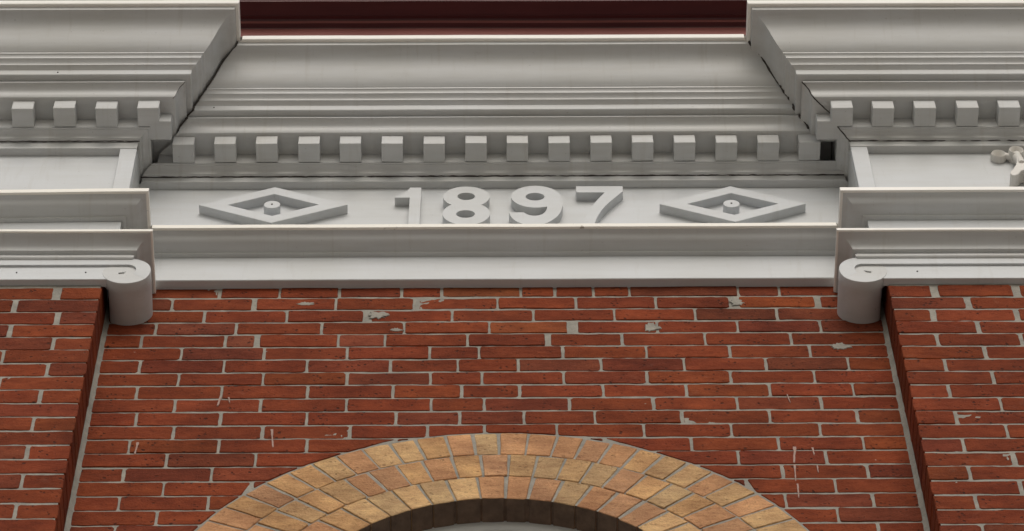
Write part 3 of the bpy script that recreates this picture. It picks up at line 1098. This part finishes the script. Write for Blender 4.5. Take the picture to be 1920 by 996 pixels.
def numeral(lab, outer, holes, loc):
    """filled outline with holes, extruded to real thickness"""
    yF, yB = -.0300, -.0028
    bm = bmesh.new()
    loops = []
    for lp in [outer] + holes:
        vs = [bm.verts.new((x, yF, z)) for x, z in lp]
        es = [bm.edges.new((vs[i], vs[(i + 1) % len(vs)])) for i in range(len(vs))]
        loops.append((vs, es))
    bmesh.ops.triangle_fill(bm, use_beauty=True, use_dissolve=False, edges=[e for _, es in loops for e in es])
    for vs, es in loops:
        bk = [bm.verts.new((v_.co.x, yB, v_.co.z)) for v_ in vs]
        for i in range(len(vs)):
            k = (i + 1) % len(vs)
            bm.faces.new((vs[i], vs[k], bk[k], bk[i]))
    bmesh.ops.recalc_face_normals(bm, faces=bm.faces)
    for f_ in bm.faces:
        if abs(f_.normal.y) > .9 and f_.normal.y > 0:
            f_.normal_flip()
    me = bpy.data.meshes.new("numeral")
    bm.to_mesh(me)
    bm.free()
    me.transform(Matrix.Translation(-Vector(loc)))
    me.materials.append(PAINT_CLEAN)
    for p_ in me.polygons:
        p_.use_smooth = True
    me.set_sharp_from_angle(angle=radians(28))
    o = bpy.data.objects.new("numeral", me)
    C.objects.link(o)
    o.location = loc
    o['label'] = lab
    o['category'] = "numeral"
    o['group'] = "raised date numerals 1897"
    return o


ZB = 10.2300
numeral("raised grey-white numeral 1, first figure of the date", [(-.2790, 10.5150), (-.2795, 10.5205), (-.268, 10.5265), (-.257, 10.538), (-.247, 10.553), (-.240, 10.568), (-.2365, 10.5770),
        (-.2055, 10.5770), (-.2072, 10.346), (-.2385, 10.346), (-.2372, 10.5150)], [], (-.222, -.003, 10.346))
# 8: two stacked rounds that meet at a waist
xc, c1, r1x, r1z, c2, r2x, r2z = -.0780, 10.5190, .0652, .0635, 10.4160, .0662, .0690
zw = 10.4690
wx = r1x * sqrt(1 - ((zw - c1) / r1z) ** 2)
a1 = math.degrees(math.asin((zw - c1) / r1z))
a2 = math.degrees(math.asin(min(1, (zw - c2) / r2z)))
eight = ell(xc, c1, r1x, r1z, a1, 180 - a1, 34) + ell(xc, c2, r2x, r2z, 180 - a2, 360 + a2, 34)
numeral("raised grey-white numeral 8 with two round holes, second figure of the date", eight,
        [ell(xc - .0005, 10.5215, .0248, .0232, 0, 345, 23), ell(xc - .002, 10.4130, .0262, .0235, 0, 345, 23)], (xc, -.003, 10.346))


def zx(px, py, org):                                 # tracing units of the 9 and the 7 to metres on the board
    return (.0471 + (org + px / 8 - 958) * .00149, 10.5822 - (330 + py / 8 - 350) * .0033)


def smooth_loop(pts, it=2, keep=()):
    for _ in range(it):
        q = []
        n_ = len(pts)
        for i, p_ in enumerate(pts):
            nx_ = pts[(i + 1) % n_]
            if len(p_) == 3 and p_[2]:
                q.append(p_)
            a = (p_[0] * .75 + nx_[0] * .25, p_[1] * .75 + nx_[1] * .25, 0)
            b2 = (p_[0] * .25 + nx_[0] * .75, p_[1] * .25 + nx_[1] * .75, 0)
            q += [a, b2]
        pts = q
    return [(x, y) for x, y, _ in pts]


nine = [(110, 548, 1), (330, 548, 1), (372, 575, 0), (430, 594, 0), (490, 600, 0), (560, 593, 0), (620, 572, 0), (660, 535, 0), (682, 490, 0), (684, 465, 1),
        (600, 474, 0), (500, 480, 0), (400, 470, 0), (300, 447, 0), (215, 408, 0), (160, 360, 0), (142, 312, 0), (160, 262, 0), (215, 215, 0), (300, 178, 0),
        (400, 156, 0), (520, 148, 0), (640, 158, 0), (750, 186, 0), (840, 232, 0), (900, 300, 0), (925, 380, 0), (918, 450, 0), (892, 530, 0), (840, 602, 0),
        (760, 662, 0), (670, 707, 0), (560, 735, 0), (440, 740, 0), (320, 722, 0), (215, 682, 0), (140, 620, 0)]
nine = [zx(x, y, 940) for x, y in smooth_loop(nine)]
hole9 = ell(*zx(508, 315, 940), .0266, .0238, 0, 345, 23)
numeral("raised grey-white numeral 9 with one round hole, third figure of the date", nine, [hole9], (.12, -.003, 10.346))
seven = [(1132, 160, 1), (1840, 160, 1), (1838, 238, 1), (1740, 310, 0), (1620, 402, 0), (1520, 492, 0), (1450, 580, 0), (1400, 670, 0), (1372, 745, 1), (1200, 745, 1),
         (1225, 690, 0), (1262, 610, 0), (1320, 510, 0), (1390, 420, 0), (1480, 330, 0), (1565, 252, 1), (1135, 252, 1)]
seven = [zx(x, y, 940) for x, y in smooth_loop(seven)]
numeral("raised grey-white numeral 7, last figure of the date", seven, [], (.27, -.003, 10.346))


# ------------------------------------------------------------------ carved ornaments in the side panels
def dish(mb, cx, cz, rx, rz, rot, y0, y1, seg=22):
    """a lobe: a stubby oval drum with a raised rolled rim and a hollowed face"""
    rings = [(1.0, y0), (1.06, y0 + (y1 - y0) * .5), (1.0, y1 + .004), (.93, y1), (.80, y1 + .002), (.62, y1 + .012), (.3, y1 + .017)]
    vs, f = [], []
    for k, y in rings:
        for i in range(seg):
            a = 2 * pi * i / seg
            x, z = rx * k * cos(a), rz * k * sin(a)
            vs.append((cx + x * cos(rot) - z * sin(rot), y, cz + x * sin(rot) + z * cos(rot)))
    n_ = len(rings)
    for r_ in range(n_ - 1):
        for i in range(seg):
            f.append((r_ * seg + i, r_ * seg + (i + 1) % seg, (r_ + 1) * seg + (i + 1) % seg, (r_ + 1) * seg + i))
    f.append(tuple(range((n_ - 1) * seg, n_ * seg)))
    mb.add(vs, f)


def ornament(s, lab):
    x0 = 1.468                                       # its own middle line
    O = thing("carved_ornament", lab, "carved ornament", (s * x0, -D1 - .003, 10.42), "carved ornaments in the frieze panels")
    yb = -D1 - .0028

    def X(x):
        return s * (x0 + x)
    for sgn in (-1, 1):
        mb = MB()
        dish(mb, X(sgn * .0485), 10.574, .0215, .0235, 0, yb, -D1 - .0245)
        tube(mb, [(X(sgn * .030), -D1 - .016, 10.571), (X(sgn * .018), -D1 - .017, 10.566), (X(sgn * .006), -D1 - .018, 10.560)], [.011, .009, .012], 10, 1.0)
        mb.obj("side_lobe", ORN, O, smooth=50)
    mb = MB()
    dish(mb, X(0), 10.5725, .0215, .0250, 0, yb, -D1 - .0365)
    mb.obj("top_lobe", ORN, O, smooth=50)
    mb = MB()
    half = [(.009, 10.508), (.011, 10.485), (.017, 10.460), (.027, 10.436), (.037, 10.418), (.040, 10.404), (.036, 10.394), (.027, 10.392), (.017, 10.402), (.008, 10.420)]
    mb.prism([(X(a), z) for a, z in half] + [(X(0), 10.427)] + [(X(-a), z) for a, z in reversed(half)], -D1 - .046, yb)
    o = mb.obj("stem", ORN, O)
    bevel_obj(o, .0035, 2)
    mb = MB()
    tube(mb, [(X(0), -D1 - .020, 10.565), (X(0), -D1 - .026, 10.535), (X(0), -D1 - .034, 10.505), (X(0), -D1 - .043, 10.47)], [.014, .013, .012, .009], 12, 1.1)
    mb.obj("neck", ORN, O, smooth=50)


ornament(1, "white carved leaf ornament with hollow round lobes, cut by the right edge of the picture")
ornament(-1, "white carved leaf ornament just showing its tip at the left edge of the picture")

# ------------------------------------------------------------------ maroon parapet moulding above
MP = thing("parapet", "dark maroon painted parapet moulding rising behind the top of the cornice", "parapet", (0, .06, 11.02))
PAR = [(-.06, 10.98), (-.06, 11.603), (-.062, 11.606), (-.077, 11.608), (-.0785, 11.622), (-.083, 11.625), (-.095, 11.622), (-.0955, 11.626), (-.110, 11.628),
       (-.140, 11.630), (-.142, 11.655), (-.165, 11.66), (-.170, 11.72), (.1, 11.73)]
v, f = [], []
N = 40
for i in range(N + 1):
    x = -2.6 + 5.2 * i / N
    for y, z in PAR:
        v.append((x, y + wob(x, z, 70, .0012), z + wob(x, 0, 71, .0015)))
for i in range(N):
    for j in range(len(PAR) - 1):
        a = i * len(PAR) + j
        f.append((a, a + 1, a + 1 + len(PAR), a + len(PAR)))
mesh_obj("moulding", v, f, MAROON, MP, smooth=30, mats=[MAROON, LIT_MAROON], fmat=[1 if j in (0, 3) else 0 for _ in range(N) for j in range(len(PAR) - 1)])
MB().box(-2.6, 2.6, .0, .34, 11.031, 11.72).obj("core", DARK, MP)
